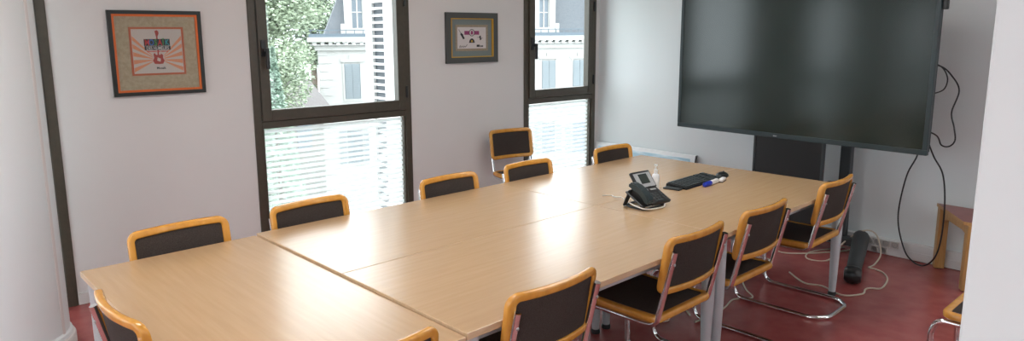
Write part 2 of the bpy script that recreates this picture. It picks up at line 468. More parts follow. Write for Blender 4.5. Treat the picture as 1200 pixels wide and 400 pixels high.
# ------------------------------------------------------------------ display on its stand
DY0, DW, DH, DZ = -1.483, 1.968, 1.15, .915
t = thing('display_screen', 'very large dark flat display hanging before the right wall', 'screen', (-.63, DY0 + .02, DZ), -PI / 2 - math.radians(2.6))
# local x runs along the display (left to right), local y toward the wall
b = B(); bw = .028
box(b, 0, DW, 0, .035, 0, bw + .008, .003); box(b, 0, DW, 0, .035, DH - bw, DH, .003)
box(b, 0, bw, 0, .035, bw + .008, DH - bw, .003); box(b, DW - bw, DW, 0, .035, bw + .008, DH - bw, .003)
obj('bezel', b, M['bezel'], t)
b = B(); box(b, bw - .002, DW - bw + .002, .006, .03, bw + .006, DH - bw + .002); obj('screen_panel', b, M['screen'], t)
b = B(); box(b, .012, DW - .012, .035, .085, .012, DH - .012, .008); box(b, .25, DW - .25, .085, .12, .15, DH - .2, .01); obj('back_housing', b, M['blacksoft'], t)
b = B()
for k, (u, w) in enumerate(((0, .006), (.009, .004), (.016, .007), (.026, .003))): box(b, .90 + u, .90 + u + w, -.0012, .002, .012, .019)
obj('badge', b, M['silver'], t)
b = B(); box(b, DW - .002, DW + .03, .02, .05, .93, 1.02, .006); obj('side_clip', b, M['black'], t)
# stand: base, columns, cover panel
t = thing('display_stand', 'black wheeled floor stand carrying the large display', 'stand', (-.45, -2.43, 0), -math.radians(2))
b = B()
for yy in (-.30, .30): box(b, .20, .26, yy - .04, yy + .04, .10, 1.75, .006)
obj('column', b, M['standgrey'], t)
b = B(); box(b, -.045, -.02, -.235, .305, .16, 1.05, .006); obj('cover_panel', b, M['black'], t)
b = B(); box(b, -.05, -.02, -.255, -.235, .16, 1.05, .004); obj('panel_trim', b, M['standgrey'], t); b = B(); box(b, -.05, -.02, .305, .325, .16, 1.05, .004); obj('panel_trim', b, M['standgrey'], t)
b = B(); box(b, .18, .27, -.42, .42, .075, .14, .012); obj('base_beam', b, M['darkgrey'], t)
b = B(); box(b, .14, .20, -.6, .6, 1.2, 1.6, .006); obj('mounting_plate', b, M['blacksoft'], t)
for u0, u1, z0, z1, e0, e1, nm in ((-.055, .15, 1.25, 1.55, -.36, -.28, 'mounting_arm'), (-.055, .15, 1.25, 1.55, .28, .36, 'mounting_arm'), (-.02, .205, .5, .56, -.23, -.19, 'panel_bracket'), (-.02, .205, .5, .56, .25, .29, 'panel_bracket')):
    b = B(); box(b, u0, u1, e0, e1, z0, z1, .004); obj(nm, b, M['blacksoft'], t)
for s in (-1, 1):
    a = Vector((.36, s * .40, 0)); e = Vector((-.42, s * .695, 0))
    d = (e - a); L = d.length; ang = math.atan2(d.y, d.x)
    mx = Matrix.Translation(a) @ Matrix.Rotation(ang, 4, 'Z')
    b = B(); L -= .075
    tube(b, [mx @ Vector(p) for p in spline([(0, 0, .10), (.05, 0, .125), (.13, 0, .12), (.30, 0, .098), (.55, 0, .083), (L, 0, .075), (L + .02, 0, .070)], 6)], [.02 + .04 * min(1, k / 6) - (.018 * max(0, k - 12) / 24) - (.012 if k == 36 else 0) for k in range(37)], 16)
    ft = obj('foot', b, M['darkgrey'], t, True)
    mc = mx @ Matrix.Translation((L + .062, 0, .0635)) @ Matrix.Rotation(PI / 2, 4, 'X')
    b = B(); lathe(b, [(.02, -.056), (.044, -.052), (.058, -.033), (.063, 0), (.058, .033), (.044, .052), (.02, .056)], 0, 0, 24, mx=mc); obj('caster', b, M['black'], ft, True)
    b = B(); mc = mx @ Matrix.Translation((.045, 0, .04)) @ Matrix.Rotation(PI / 2, 4, 'X')
    lathe(b, [(.03, -.02), (.04, -.015), (.04, .015), (.03, .02)], 0, 0, 20, mx=mc); obj('caster', b, M['rubber'], ft, True)

# ------------------------------------------------------------------ pictures on the wall
def mwall(cx, cz, tilt=0):
    R = Matrix.Rotation(tilt, 4, 'Y')
    return lambda u, v, d: Vector((cx, 0, cz)) + (R @ Vector((u, -d, v)))
def frame_rect(b, w, h, bw, d0, d1, mf):
    for u0, u1, v0, v1 in ((-w / 2, w / 2, h / 2 - bw, h / 2), (-w / 2, w / 2, -h / 2, -h / 2 + bw), (-w / 2, -w / 2 + bw, -h / 2 + bw, h / 2 - bw), (w / 2 - bw, w / 2, -h / 2 + bw, h / 2 - bw)):
        prism(b, [(u0, v0), (u1, v0), (u1, v1), (u0, v1)], d0, d1, mf)
def rect(b, u0, u1, v0, v1, d0, d1, mf, mi=0): prism(b, [(u0, v0), (u1, v0), (u1, v1), (u0, v1)], d0, d1, mf, mi)
def text(name, s, size, u, v, d, m, parent, sx=1., bold=0., align='CENTER'):
    c = bpy.data.curves.new(name, 'FONT'); c.body = s; c.size = size; c.extrude = .0004; c.align_x = align; c.offset = bold
    o = bpy.data.objects.new(name, c); COL.objects.link(o); c.materials.append(m)
    me = bpy.data.meshes.new_from_object(o.evaluated_get(bpy.context.evaluated_depsgraph_get()))
    bpy.data.objects.remove(o); bpy.data.curves.remove(c); me.name = name
    me.transform(Matrix.Translation((u, -d, v)) @ Matrix.Rotation(PI / 2, 4, 'X') @ Matrix.Diagonal((sx, 1, 1, 1)))
    if not me.materials: me.materials.append(m)
    o = bpy.data.objects.new(name, me); COL.objects.link(o); o.parent = parent
    return o
mf = lambda u, v, d: Vector((u, -d, v))
# orange print
w, h = .572, .552
t = thing('framed_print', 'black framed guitar print with orange liner and linen mat', 'picture', (-4.406, 0, 1.606))
b = B(); frame_rect(b, w, h, .024, .001, .026, mf); obj('frame', b, M['dark_frame'], t)
b = B(); frame_rect(b, w - .048, h - .048, .014, .001, .020, mf); obj('liner', b, M['orange'], t)
b = B(); rect(b, -w / 2 + .03, w / 2 - .03, -h / 2 + .03, h / 2 - .03, .002, .010, mf); obj('linen_mat', b, M['linen'], t)
pc = .012; pw, ph = .335, .315
b = B(); frame_rect(b, pw, ph, .013, .010, .0135, lambda u, v, d: mf(u, v + pc, d)); obj('inner_liner', b, M['rust'], t)
b = B(); rect(b, -pw / 2 + .012, pw / 2 - .012, pc - ph / 2 + .012, pc + ph / 2 - .012, .010, .0118, mf); pr = obj('print', b, M['paper'], t)
b = B(); A = pw / 2 - .016; c0 = (0., pc - .055)
for s in (-1, 1):
    for k in range(5):
        y0 = pc - .135 + k * .052; y1 = y0 + .028
        p = [(s * .035, c0[1] + (y0 - c0[1]) * .18), (s * A, y0), (s * A, y1), (s * .035, c0[1] + (y1 - c0[1]) * .18)]
        prism(b, p if s > 0 else p[::-1], .0118, .0121, mf)
obj('sun_rays', b, M['ray'], pr)
b = B()
body = [(0, -.085), (.026, -.083), (.036, -.062), (.028, -.044), (.030, -.026), (.016, -.014), (.014, -.024), (-.014, -.024), (-.022, -.010), (-.030, -.022), (-.027, -.042), (-.036, -.062), (-.026, -.083)]
prism(b, [(u, v + pc) for u, v in body], .0121, .0125, mf)
rect(b, -.0045, .0045, pc - .03, pc + .105, .0121, .0125, mf)
prism(b, [(-.006, pc + .10), (.006, pc + .10), (.013, pc + .115), (.012, pc + .128), (.003, pc + .138), (-.012, pc + .132)], .0121, .0125, mf)
obj('guitar', b, M['guitar'], pr)
b = B(); prism(b, [(-.010, pc - .062), (.010, pc - .07), (.014, pc - .050), (-.006, pc - .040)], .0125, .0128, mf); obj('guitar_plate', b, M['paper'], pr)
b = B(); rect(b, -.080, .080, pc + .008, pc + .034, .0128, .0131, mf); rect(b, -.082, .078, pc + .036, pc + .080, .0124, .0127, mf); obj('title_backing', b, M['ink'], pr)
for ch, u, k in zip('MOSAÏK', (-.063, -.036, -.010, .016, .036, .060), ('l_red', 'l_blue', 'l_green', 'l_red', 'l_green', 'l_teal')):
    text('title_letter', ch, .052, u, pc + .040, .0132, M[k], pr, .72, .0012)
text('subtitle', 'DES HUMEURS', .030, 0, pc + .0105, .0136, M['print_white'], pr, .72, .0004)
b = B(); u = -.066
for k in range(19):
    wd = (.0052, .0042, .0047)[k % 3]; rect(b, u, u + wd, pc - .005, pc + .003, .0128, .0131, mf); u += wd + (.0048 if k in (8, 11) else .0018)
obj('small_print', b, M['l_red'], pr)
text('signature', 'Mosaïk', .022, .012, pc - .118, .0124, M['ink'], pr, .9, .0004)
b = B(); rect(b, -w / 2 + .036, w / 2 - .036, -h / 2 + .036, h / 2 - .036, .0160, .0175, mf); obj('glazing', b, M['pane'], t)
# grey picture
w, h = .592, .448
t = thing('framed_picture', 'small grey framed picture with gold liner and magenta ribbon emblem', 'picture', (-1.748, 0, 1.687))
b = B(); frame_rect(b, w, h, .050, .001, .030, mf); obj('frame', b, M['grey_frame'], t)
b = B(); frame_rect(b, w - .10, h - .09, .013, .001, .026, lambda u, v, d: mf(u, v, d)); obj('liner', b, M['gold'], t)
b = B(); rect(b, -w / 2 + .055, w / 2 - .055, -h / 2 + .05, h / 2 - .05, .002, .010, mf); obj('grey_mat', b, M['grey_mat'], t)
pw, ph = .375, .235
b = B(); frame_rect(b, pw, ph, .022, .010, .013, mf); obj('inner_liner', b, M['cork'], t)
b = B(); rect(b, -pw / 2 + .02, pw / 2 - .02, -ph / 2 + .02, ph / 2 - .02, .010, .0115, mf); pr = obj('print', b, M['print_white'], t)
b = B(); rect(b, -.085, .085, .028, .062, .0115, .0119, mf); obj('ribbon', b, M['pink'], pr)
def disc(b, cu, cv, r, d0, d1, sx=1., n=20): prism(b, [(cu + r * sx * math.cos(2 * PI * k / n), cv + r * math.sin(2 * PI * k / n)) for k in range(n)], d0, d1, mf)
b = B(); disc(b, 0, .046, .032, .0119, .0122); eb = obj('emblem_ring', b, M['ink'], pr)
b = B(); disc(b, 0, .046, .026, .0122, .0125); obj('emblem_disc', b, M['print_white'], pr)
b = B(); prism(b, [(-.014, .030), (.012, .030), (.016, .050), (.004, .066), (-.012, .060)], .0125, .0128, mf); obj('emblem_mark', b, M['pink'], pr)
b = B(); prism(b, [(-.034, -.044), (.034, -.044), (.026, -.020), (.010, -.006), (-.010, -.006), (-.026, -.020)], .0115, .0119, mf); obj('helmet_mark', b, M['ink'], pr)
b = B(); disc(b, 0, -.030, .010, .0119, .0122); obj('helmet_badge', b, M['gold'], pr)
b = B()
def stroke(u0, v0, u1, v1, wd):
    d = Vector((u1 - u0, v1 - v0)).normalized(); nx, ny = -d.y * wd / 2, d.x * wd / 2
    prism(b, [(u0 + nx, v0 + ny), (u1 + nx, v1 + ny), (u1 - nx, v1 - ny), (u0 - nx, v0 - ny)], .0115, .0118, mf)
stroke(-.15, .075, -.085, -.01, .004); stroke(-.125, .04, -.09, -.008, .02); stroke(-.118, .02, -.10, .03, .012)
stroke(.06, .005, .13, -.004, .003); stroke(.098, .02, .10, -.02, .014); stroke(.085, .01, .112, -.012, .008)
obj('insect_marks', b, M['ink'], pr)
b = B(); tube(b, [mf(u, v, .0122) for u, v in ((-.145, -.085), (-.135, -.066), (-.128, -.086), (-.118, -.070), (-.110, -.084), (-.100, -.070), (-.094, -.084), (-.082, -.072), (-.076, -.083), (-.055, -.060))], .0022, 6); obj('signature', b, M['ink'], pr)
b = B(); rect(b, .055, .090, -.082, -.062, .0115, .0118, mf); rect(b, .095, .105, -.084, -.068, .0115, .0118, mf); rect(b, .109, .130, -.082, -.070, .0115, .0118, mf); obj('stamp', b, M['ink'], pr)

# landscape poster leaning on the right wall
PL, PH = 1.26, .56
t = thing('leaning_poster', 'white bordered sea landscape poster leaning on the right wall behind the table', 'poster', (0, -.64, 0))
ln = math.radians(14)
def mp(u, v, d): return Vector((-.022 - math.sin(ln) * (PH - v) - math.cos(ln) * d, -u, v * math.cos(ln) + .008 - math.sin(ln) * d + .008))
b = B(); rect(b, -PL / 2, PL / 2, 0, PH, 0, .016, mp); obj('board', b, M['poster_white'], t)
b = B(); rect(b, -PL / 2 + .05, PL / 2 - .05, .05, PH - .035, .016, .018, mp); obj('sky_image', b, M['poster_blue'], t)
b = B(); prism(b, [(-PL / 2 + .05, .05), (PL / 2 - .05, .05), (PL / 2 - .05, PH - .13), (.2, PH - .10), (0, PH - .115), (-.3, PH - .085), (-PL / 2 + .05, PH - .10)], .018, .0195, mp); obj('sea_image', b, M['poster_land'], t)
b = B(); rect(b, PL / 2, PL / 2 + .012, .0, PH + .0, -.004, .017, mp); obj('edge_strip', b, M['standgrey'], t)

# ------------------------------------------------------------------ sockets in the trunking
for i, (y, z) in enumerate([(-2.885, .094), (-2.945, .094), (-3.005, .094), (-3.068, .094), (-2.925, .034), (-2.99, .034)]):
    row = i < 4
    where = ['first from the display foot', 'second from the display foot', 'third from the display foot', 'last before the hanging cable'][i] + ', upper row' if row else 'lower row, ' + ('nearer' if i == 4 else 'farther from') + ' display foot'
    t = thing('power_socket', 'pale round wall socket in the white trunking, ' + where, 'socket', (-.047, y, z), 0, 'sockets in the trunking')
    rm = Matrix.Rotation(-PI / 2, 4, 'Y')
    b = B(); box(b, -.006, .002, -.027, .027, -.025, .025, .002); obj('plate', b, M['socket'], t)
    b = B(); lathe(b, [(.0215, .006), (.0215, .010), (.018, .010), (.017, .0045)], 0, 0, 20, mx=rm); pl_ = obj('well', b, M['silver'], t, True)
    b = B(); lathe(b, [(.016, .004), (.016, .0055)], 0, 0, 20, mx=rm); obj('well_bottom', b, M['darkgrey'], pl_, True)

# ------------------------------------------------------------------ trapezoid side table at the right
t = thing('side_table', 'low wooden table with dark red top against the right wall, half hidden', 'side table', (0, 0, 0))
Q = [(-.062, -3.325), (-.50, -3.615), (-.50, -4.22), (-.062, -4.51)]
zt = .475
b = B(); prism(b, Q, zt - .022, zt, lambda u, v, d: Vector((u, v, d)))
for f in b.faces:
    f.normal_update()
    if abs(f.normal.z) < .5: f.material_index = 1
obj('tabletop', b, [M['red_top'], M['oak']], t)
cq = Vector((-.26, -3.92))
ins = [Vector(q) + (cq - Vector(q)).normalized() * .055 for q in Q]
b = B()
for i in range(4):
    a, c = ins[i], ins[(i + 1) % 4]; d = (c - a).normalized(); L = (c - a).length; n = Vector((-d.y, d.x)) * .011
    pts = [(0, zt - .022), (L, zt - .022), (L, zt - .14), (L - .06, zt - .10), (L - .12, zt - .085), (.12, zt - .085), (.06, zt - .10), (0, zt - .14)]
    prism(b, pts, -1, 1, lambda u, v, q: Vector((a.x + d.x * u + n.x * q, a.y + d.y * u + n.y * q, v)))
obj('apron', b, M['oak'], t)
for q in ins:
    b = B(); mx = Matrix.Translation((q.x, q.y, 0)) @ Matrix.Rotation(.55, 4, 'Z')
    box(b, -.031, .031, -.031, .031, .006, zt - .021, .004, mx=mx); lg = obj('leg', b, M['oak'], t)
    b = B(); box(b, -.02, .02, -.02, .02, 0, .007, mx=mx); obj('glide', b, M['rubber'], lg)

# ------------------------------------------------------------------ cables
def cable(name, label, pts, r, m, cat='cable', n=8):
    b = B(); tube(b, spline(pts, n), r, 8); return tag(obj(name, b, m, None, True), label, cat)
cable('hanging_cable', 'long black cable loop hanging from the display down to the floor',
      [(-.16, -3.21, .99), (-.12, -3.184, .819), (-.12, -3.129, .665), (-.12, -3.097, .431), (-.12, -3.104, .267), (-.12, -3.161, .088), (-.13, -3.225, .022), (-.18, -3.312, .022), (-.23, -3.392, .11), (-.24, -3.424, .264), (-.24, -3.424, .512), (-.24, -3.394, .721), (-.24, -3.325, .845), (-.26, -3.27, .99)], .0055, M['cable_black'])
cable('side_cable', 'thin black cable looping out beside the right edge of the display',
      [(-.56, -3.22, 1.52), (-.40, -3.25, 1.50), (-.30, -3.335, 1.474), (-.28, -3.402, 1.407), (-.28, -3.45, 1.312), (-.28, -3.419, 1.165), (-.28, -3.443, 1.062), (-.28, -3.456, .975), (-.28, -3.425, .93), (-.30, -3.383, .937), (-.32, -3.35, 1.005), (-.42, -3.25, 1.06), (-.56, -3.22, 1.08)], .005, M['cable_black'])
cable('short_cable', 'short black cable bight tucked behind the right edge of the display',
      [(-.42, -3.25, 1.52), (-.32, -3.335, 1.478), (-.30, -3.377, 1.406), (-.30, -3.373, 1.336), (-.32, -3.34, 1.30), (-.42, -3.25, 1.27)], .0045, M['cable_black'])
cable('floor_cable', 'beige cable looping round the display foot on the red floor',
      [(-.10, -2.72, .006), (-.42, -2.60, .006), (-.60, -2.66, .006), (-.52, -2.78, .006), (-.30, -2.79, .10), (-.16, -2.87, .185), (-.14, -2.96, .175), (-.22, -3.035, .06), (-.36, -3.05, .006), (-.47, -3.05, .006), (-.47, -3.09, .006), (-.512, -3.166, .006), (-.638, -3.241, .006), (-.843, -3.28, .006), (-.899, -3.231, .006), (-.95, -3.22, .006), (-1.054, -3.239, .006), (-1.169, -3.16, .006), (-1.10, -3.0, .006), (-1.13, -2.89, .006), (-1.0, -2.72, .006)], .0055, M['cable_beige'])
cable('floor_cable', 'beige cable curling on the floor under the keyboard end of the table',
      [(-.45, -2.30, .006), (-.70, -2.37, .006), (-.86, -2.34, .006), (-.84, -2.48, .006), (-1.04, -2.50, .006), (-1.30, -2.58, .006), (-1.42, -2.60, .006), (-1.55, -2.70, .006), (-1.648, -2.80, .006), (-1.765, -2.736, .006), (-1.92, -2.77, .006), (-2.045, -2.787, .006), (-2.265, -2.78, .006)], .005, M['cable_beige'])
cable('floor_cable', 'pale cable running from the wall along the floor beneath the last chair',
      [(-.3, -2.2, .006), (-.51, -2.36, .006), (-.60, -2.45, .006), (-.50, -2.58, .006), (-.24, -2.74, .006), (-.07, -2.80, .006)], .005, M['cable_beige'])
cable('floor_cable', 'beige cable loop below the pulled out seat beside the grey table legs',
      [(-2.15, -2.33, .006), (-2.168, -2.40, .006), (-2.30, -2.50, .006), (-2.43, -2.60, .006), (-2.36, -2.66, .006), (-2.24, -2.55, .006), (-2.20, -2.47, .006), (-2.10, -2.55, .006), (-2.2, -2.70, .006)], .005, M['cable_beige'])

# ------------------------------------------------------------------ things on the table
# desk phone: local frame, user sits at -y
t = thing('desk_phone', 'black desk phone with silver bordered screen, tilted on its stand', 'phone', tw(-2.672, -2.505, TZ), TR - .10)
tilt = math.radians(27)
Rx = Matrix.Rotation(tilt, 4, 'X')
mb = Matrix.Translation((0, -.080, .030)) @ Rx                 # body plane: local v up the slope
b = B(); box(b, -.040, .118, 0, .150, -.016, .004, .006, mx=mb); box(b, -.118, -.040, .004, .150, -.016, -.006, .006, mx=mb); obj('body', b, M['black'], t)
b = B(); pts = spline([(-.10, -.055, .0065), (-.10, .05, .0065), (-.03, .085, .0065), (.07, .07, .0065), (.085, -.02, .0065), (.04, -.06, .0065), (-.04, -.065, .0065)], 6, True)
tube(b, pts, .006, 8, closed=True); obj('foot_ring', b, M['black'], t, True)
for s_ in (-.095, .065):
    b = B(); box(b, s_ - .014, s_ + .014, -.004, .006, -.005, .100, .002, mx=Matrix.Translation((0, .075, .008)) @ Matrix.Rotation(math.radians(24), 4, 'X')); obj('stand_leg', b, M['black'], t)
    b = B(); box(b, s_ - .014, s_ + .014, -.062, -.045, .002, .034, .003); obj('stand_leg', b, M['black'], t)
ms_ = mb @ Matrix.Translation((.048, .130, .002)) @ Matrix.Rotation(math.radians(24), 4, 'X')
b = B(); box(b, -.076, .080, 0, .112, -.016, .004, .006, mx=ms_); sc = obj('screen_housing', b, M['black'], t)
b = B(); box(b, -.066, .071, .006, .098, .003, .0055, .002, mx=ms_); obj('screen_border', b, M['silver'], sc)
b = B(); box(b, -.032, .038, .028, .090, .0052, .007, mx=ms_); obj('screen_glass', b, M['lcd'], sc)
for s_ in (-1, 1):
    for k in range(5):
        b = B(); box(b, .003 + s_ * .052 - .007, .003 + s_ * .052 + .007, .030 + k * .0125, .037 + k * .0125, .0052, .0075, mx=ms_); obj('soft_key', b, M['keyl'], sc)
for r_ in range(4):
    for c_ in range(3):
        b = B(); box(b, .0 + c_ * .024, .018 + c_ * .024, .014 + r_ * .019, .027 + r_ * .019, .003, .007, .0015, mx=mb); obj('dial_key', b, M['key'], t)
for k in range(4):
    b = B(); box(b, .086, .106, .014 + k * .019, .027 + k * .019, .003, .007, .0015, mx=mb); obj('function_key', b, M['key'], t)
b = B(); lathe(b, [(.017, .003), (.017, .008), (.010, .009)], .012, .116, 20, mx=mb); obj('navigation_ring', b, M['silver'], t, True)
b = B(); box(b, .05, .095, .106, .116, .003, .007, .001, mx=mb); obj('menu_key', b, M['silver'], t)
b = B(); hp = [(0, .0), (0, .022), (.02, .036), (.06, .040), (.10, .044), (.15, .042), (.19, .036), (.21, .020), (.21, -.004), (.195, -.006), (.165, .010), (.11, .020), (.06, .016), (.045, -.006), (.012, -.008)]
mh = mb @ Matrix.Translation((-.076, -.006, .010)) @ Matrix.Rotation(math.radians(4), 4, 'X') @ Matrix.Diagonal((1, .80, .95, 1))
prism(b, hp, -.025, .025, lambda u, v, q: mh @ Vector((q, u, v)))
bmesh.ops.bevel(b, geom=list(b.edges), offset=.007, segments=2, affect='EDGES'); obj('handset', b, M['bezel'], t, True)
b = B(); tube(b, spline([(-.108, .03, .028), (-.125, -.04, .022), (-.11, -.088, .015), (-.04, -.10, .010), (.03, -.097, .008), (.075, -.07, .014), (.10, -.06, .03)], 8), .0038, 8); obj('handset_cord', b, M['cable_white'], t, True)
cable('phone_cable', 'pale cable trailing across the table behind the desk phone',
      [tw(-2.70, -2.37, TZ + .02), tw(-2.668, -2.325, TZ + .018), tw(-2.64, -2.25, TZ + .005), tw(-2.62, -2.215, TZ + .004), tw(-2.66, -2.18, TZ + .004)], .0035, M['cable_white'])
# keyboard
t = thing('computer_keyboard', 'black computer keyboard lying on the far table', 'keyboard', tw(-1.925, -2.362, TZ), TR + .035)
b = B(); prism(b, [(-.075, 0), (-.072, .012), (.072, .024), (.075, .0)], -.235, .235, lambda u, v, q: Vector((q, u, v)))
bmesh.ops.bevel(b, geom=list(b.edges), offset=.003, segments=2, affect='EDGES'); obj('case', b, M['black'], t)
for nm, c0, c1 in (('letter_keys', 0, 14), ('cursor_keys', 15, 18), ('number_pad', 19, 21)):
    b = B()
    for r_ in range(6):
        y = -.062 + r_ * .0225; zz = .013 + r_ * .0019; dz = .0019 / .0225
        for c_ in range(c0, c1):
            if r_ == 0 and 4 < c_ < 9: continue
            box(b, -.222 + c_ * .0212, -.222 + c_ * .0212 + .0175, y, y + .0185, zz - .003, zz + .006)
        if r_ == 0 and c0 == 0: box(b, -.222 + 5 * .0212, -.222 + 9 * .0212 - .004, y, y + .0185, zz - .003, zz + .006)
    obj(nm, b, M['key'], t)
t = thing('remote_control', 'flat dark grey remote sticking out under the left end of the keyboard', 'remote', tw(-2.195, -2.37, TZ), TR + .15)
b = B(); box(b, -.028, .028, -.055, .055, 0, .010, .003); obj('body', b, M['darkgrey'], t)
b = B()
for r_ in range(4):
    for c_ in range(2): box(b, -.018 + c_ * .022, -.004 + c_ * .022, -.04 + r_ * .022, -.028 + r_ * .022, .0095, .0115)
obj('buttons', b, M['key'], t)
t = thing('computer_mouse', 'black computer mouse at the right end of the keyboard', 'mouse', tw(-1.60, -2.375, TZ), TR - 1.25)
b = B(); bmesh.ops.create_uvsphere(b, u_segments=24, v_segments=16, radius=1)
for v in b.verts: v.co = Vector((v.co.x * .042, v.co.y * .085, max(v.co.z, -.0) * .030 * (1 - .25 * v.co.y)))
obj('shell', b, M['black'], t, True)
b = B(); box(b, -.0035, .0035, .03, .055, .018, .0275, .002); obj('wheel', b, M['rubber'], t)
t = thing('marker_pen', 'blue capped white marker lying in front of the keyboard', 'marker', tw(-1.925, -2.475, TZ), TR + .10)
mz = Matrix.Translation((0, 0, .0165)) @ Matrix.Scale(1.27, 4) @ Matrix.Rotation(PI / 2, 4, 'Y')
b = B(); lathe(b, [(.008, -.01), (.012, 0), (.012, .075), (.010, .078)], 0, 0, 18, mx=mz); obj('barrel', b, M['white'], t, True)
b = B(); lathe(b, [(.008, -.075), (.0115, -.068), (.013, -.012), (.013, -.005), (.010, -.004)], 0, 0, 18, mx=mz); obj('cap', b, M['blue'], t, True)
t = thing('board_eraser', 'small pale eraser lying just right of the marker', 'eraser', tw(-1.765, -2.468, TZ), TR + .25)
b = B(); box(b, -.045, .045, -.014, .014, .006, .024, .004); obj('grip', b, M['white'], t)
b = B(); box(b, -.044, .044, -.013, .013, 0, .007, .001); obj('felt', b, M['standgrey'], t)
t = thing('pump_bottle', 'small translucent white bottle standing behind the desk phone', 'bottle', tw(-2.285, -2.300, TZ), 0)
b = B(); lathe(b, [(.021, 0), (.023, .004), (.023, .085), (.019, .098), (.010, .104), (.010, .112)], 0, 0, 20); obj('body', b, M['bottle'], t, True)
b = B(); lathe(b, [(.012, .110), (.012, .128), (.005, .130), (.005, .150), (.010, .152), (.010, .162)], 0, 0, 16); obj('cap', b, M['white'], t, True)

# ------------------------------------------------------------------ outside
GZ = -8.0
b = B(); box(b, -60, 90, -60, 110, GZ - .2, GZ); struct('ground', b, M['paving'])
b = B(); box(b, -40, 11, 8, 26, GZ, GZ + .05); struct('ground_lawn', b, M['lawn'])
FX0, FX1, FY = 12.8, 33.5, 33.
v = thing('villa', 'large pale villa with slate mansard roof and closed shutters across the way', 'building', (FX0, FY, GZ), math.radians(-26))
def P(bm, x0, x1, y0, y1, z0, z1, bev=0): box(bm, x0 - FX0, x1 - FX0, y0 - FY, y1 - FY, z0 - GZ, z1 - GZ, bev)
b = B(); P(b, FX0, FX1, FY, FY + 11, GZ, 1.2)
k = 0; zq = GZ
while zq < .9:                                            # corner quoins
    P(b, FX0 - .04, FX0 + (.75 if k % 2 else .5), FY - .04, FY + .5, zq + .02, zq + .46); zq += .48; k += 1
P(b, FX0 - .03, FX1, FY - .06, FY, -2.75, -2.5)
obj('facade_wall', b, M['facade'], v)
b = B(); P(b, FX0 - .2, FX1, FY - .22, FY + 11, .95, 1.25); P(b, FX0 - .6, FX1, FY - .6, FY + 11, 1.45, 1.72); P(b, FX0 - .45, FX1, FY - .42, FY + 11, 1.25, 1.32)
x = FX0 - .3
while x < FX1: P(b, x, x + .22, FY - .5, FY, 1.25, 1.45); x += .45
obj('cornice', b, M['facade'], v)
b = B(); P(b, FX0 - .5, FX1, FY - .55, FY - .35, 1.72, 1.92)
x = FX0 - .4
while x < FX1: P(b, x, x + .04, FY - .5, FY - .46, 1.9, 2.12); x += .5
P(b, FX0 - .5, FX1, FY - .5, FY - .46, 2.1, 2.15); obj('gutter', b, M['zinc'], v)
b = B()
lo = [(FX0 + .3, FY + .1, 1.72), (FX1, FY + .1, 1.72), (FX1, FY + 10.8, 1.72), (FX0 + .3, FY + 10.8, 1.72)]
hi = [(FX0 + 2.6, FY + 2.6, 7.2), (FX1, FY + 2.6, 7.2), (FX1, FY + 8.3, 7.2), (FX0 + 2.6, FY + 8.3, 7.2)]
o0 = Vector((FX0, FY, GZ)); A = [b.verts.new(Vector(p) - o0) for p in lo]; C = [b.verts.new(Vector(p) - o0) for p in hi]
for i in range(4): b.faces.new([A[i], A[(i + 1) % 4], C[(i + 1) % 4], C[i]])
b.faces.new(C); b.faces.new(A[::-1]); obj('mansard_roof', b, M['slate'], v)
for xd in (FX0 + 2.34, FX0 + 8.15, FX0 + 14.0, FX0 + 19.2):
    q, e = .34, .74
    b = B(); P(b, xd - e, xd - q, FY + .0, FY + 2.2, 1.9, 4.7); P(b, xd + q, xd + e, FY, FY + 2.2, 1.9, 4.7); P(b, xd - q, xd + q, FY, FY + 2.2, 1.9, 2.25); P(b, xd - q, xd + q, FY, FY + 2.2, 4.0, 4.7)
    P(b, xd - .95, xd + .95, FY - .15, FY + 2.3, 4.7, 5.0); P(b, xd - .98, xd - e, FY - .05, FY + .4, 1.9, 2.5); P(b, xd + e, xd + .98, FY - .05, FY + .4, 1.9, 2.5)
    dm = obj('dormer', b, M['facade'], v)
    b = B(); P(b, xd - q, xd + q, FY + .18, FY + .25, 2.25, 4.0); obj('dormer_pane', b, M['darkglass'], dm)
    b = B(); P(b, xd - .04, xd + .04, FY + .12, FY + .18, 2.25, 4.0); P(b, xd - q, xd + q, FY + .12, FY + .18, 3.15, 3.21)
    for s_ in (-1, 1): P(b, xd + s_ * q - .05, xd + s_ * q + .05, FY + .12, FY + .18, 2.25, 4.0)
    obj('dormer_casement', b, M['facade'], dm)
cols = [FX0 + k for k in (1.92, 3.64, 5.9, 7.9, 10.0, 12.1, 14.3, 16.4, 18.6)]
for row, (z0, z1) in enumerate(((-1.95, .14), (-5.9, -3.9))):
    for x in cols:
        b = B(); P(b, x - .56, x + .56, FY - .05, FY, z0 - .12, z0); P(b, x - .56, x - .46, FY - .05, FY, z0, z1 + .12); P(b, x + .46, x + .56, FY - .05, FY, z0, z1 + .12); P(b, x - .66, x + .66, FY - .12, FY, z1 + .12, z1 + .26); P(b, x - .14, x + .14, FY - .10, FY, z1 + .20, z1 + .5)
        sr = obj('window_surround', b, M['facade'], v)
        ce = .22 if row == 0 else .72
        for s_ in (-1, 1):
            b = B(); P(b, x + s_ * ce - .21, x + s_ * ce + .21, FY - .075, FY - .03, z0, z1)
            zz = z0 + .1
            while zz < z1 - .1: P(b, x + s_ * ce - .16, x + s_ * ce + .16, FY - .095, FY - .07, zz, zz + .06); zz += .12
            obj('shutter', b, M['shutter'], sr)
        b = B(); P(b, x - .46, x + .46, FY - .02, FY - .01, z0, z1); obj('dark_pane', b, M['darkglass'], sr)
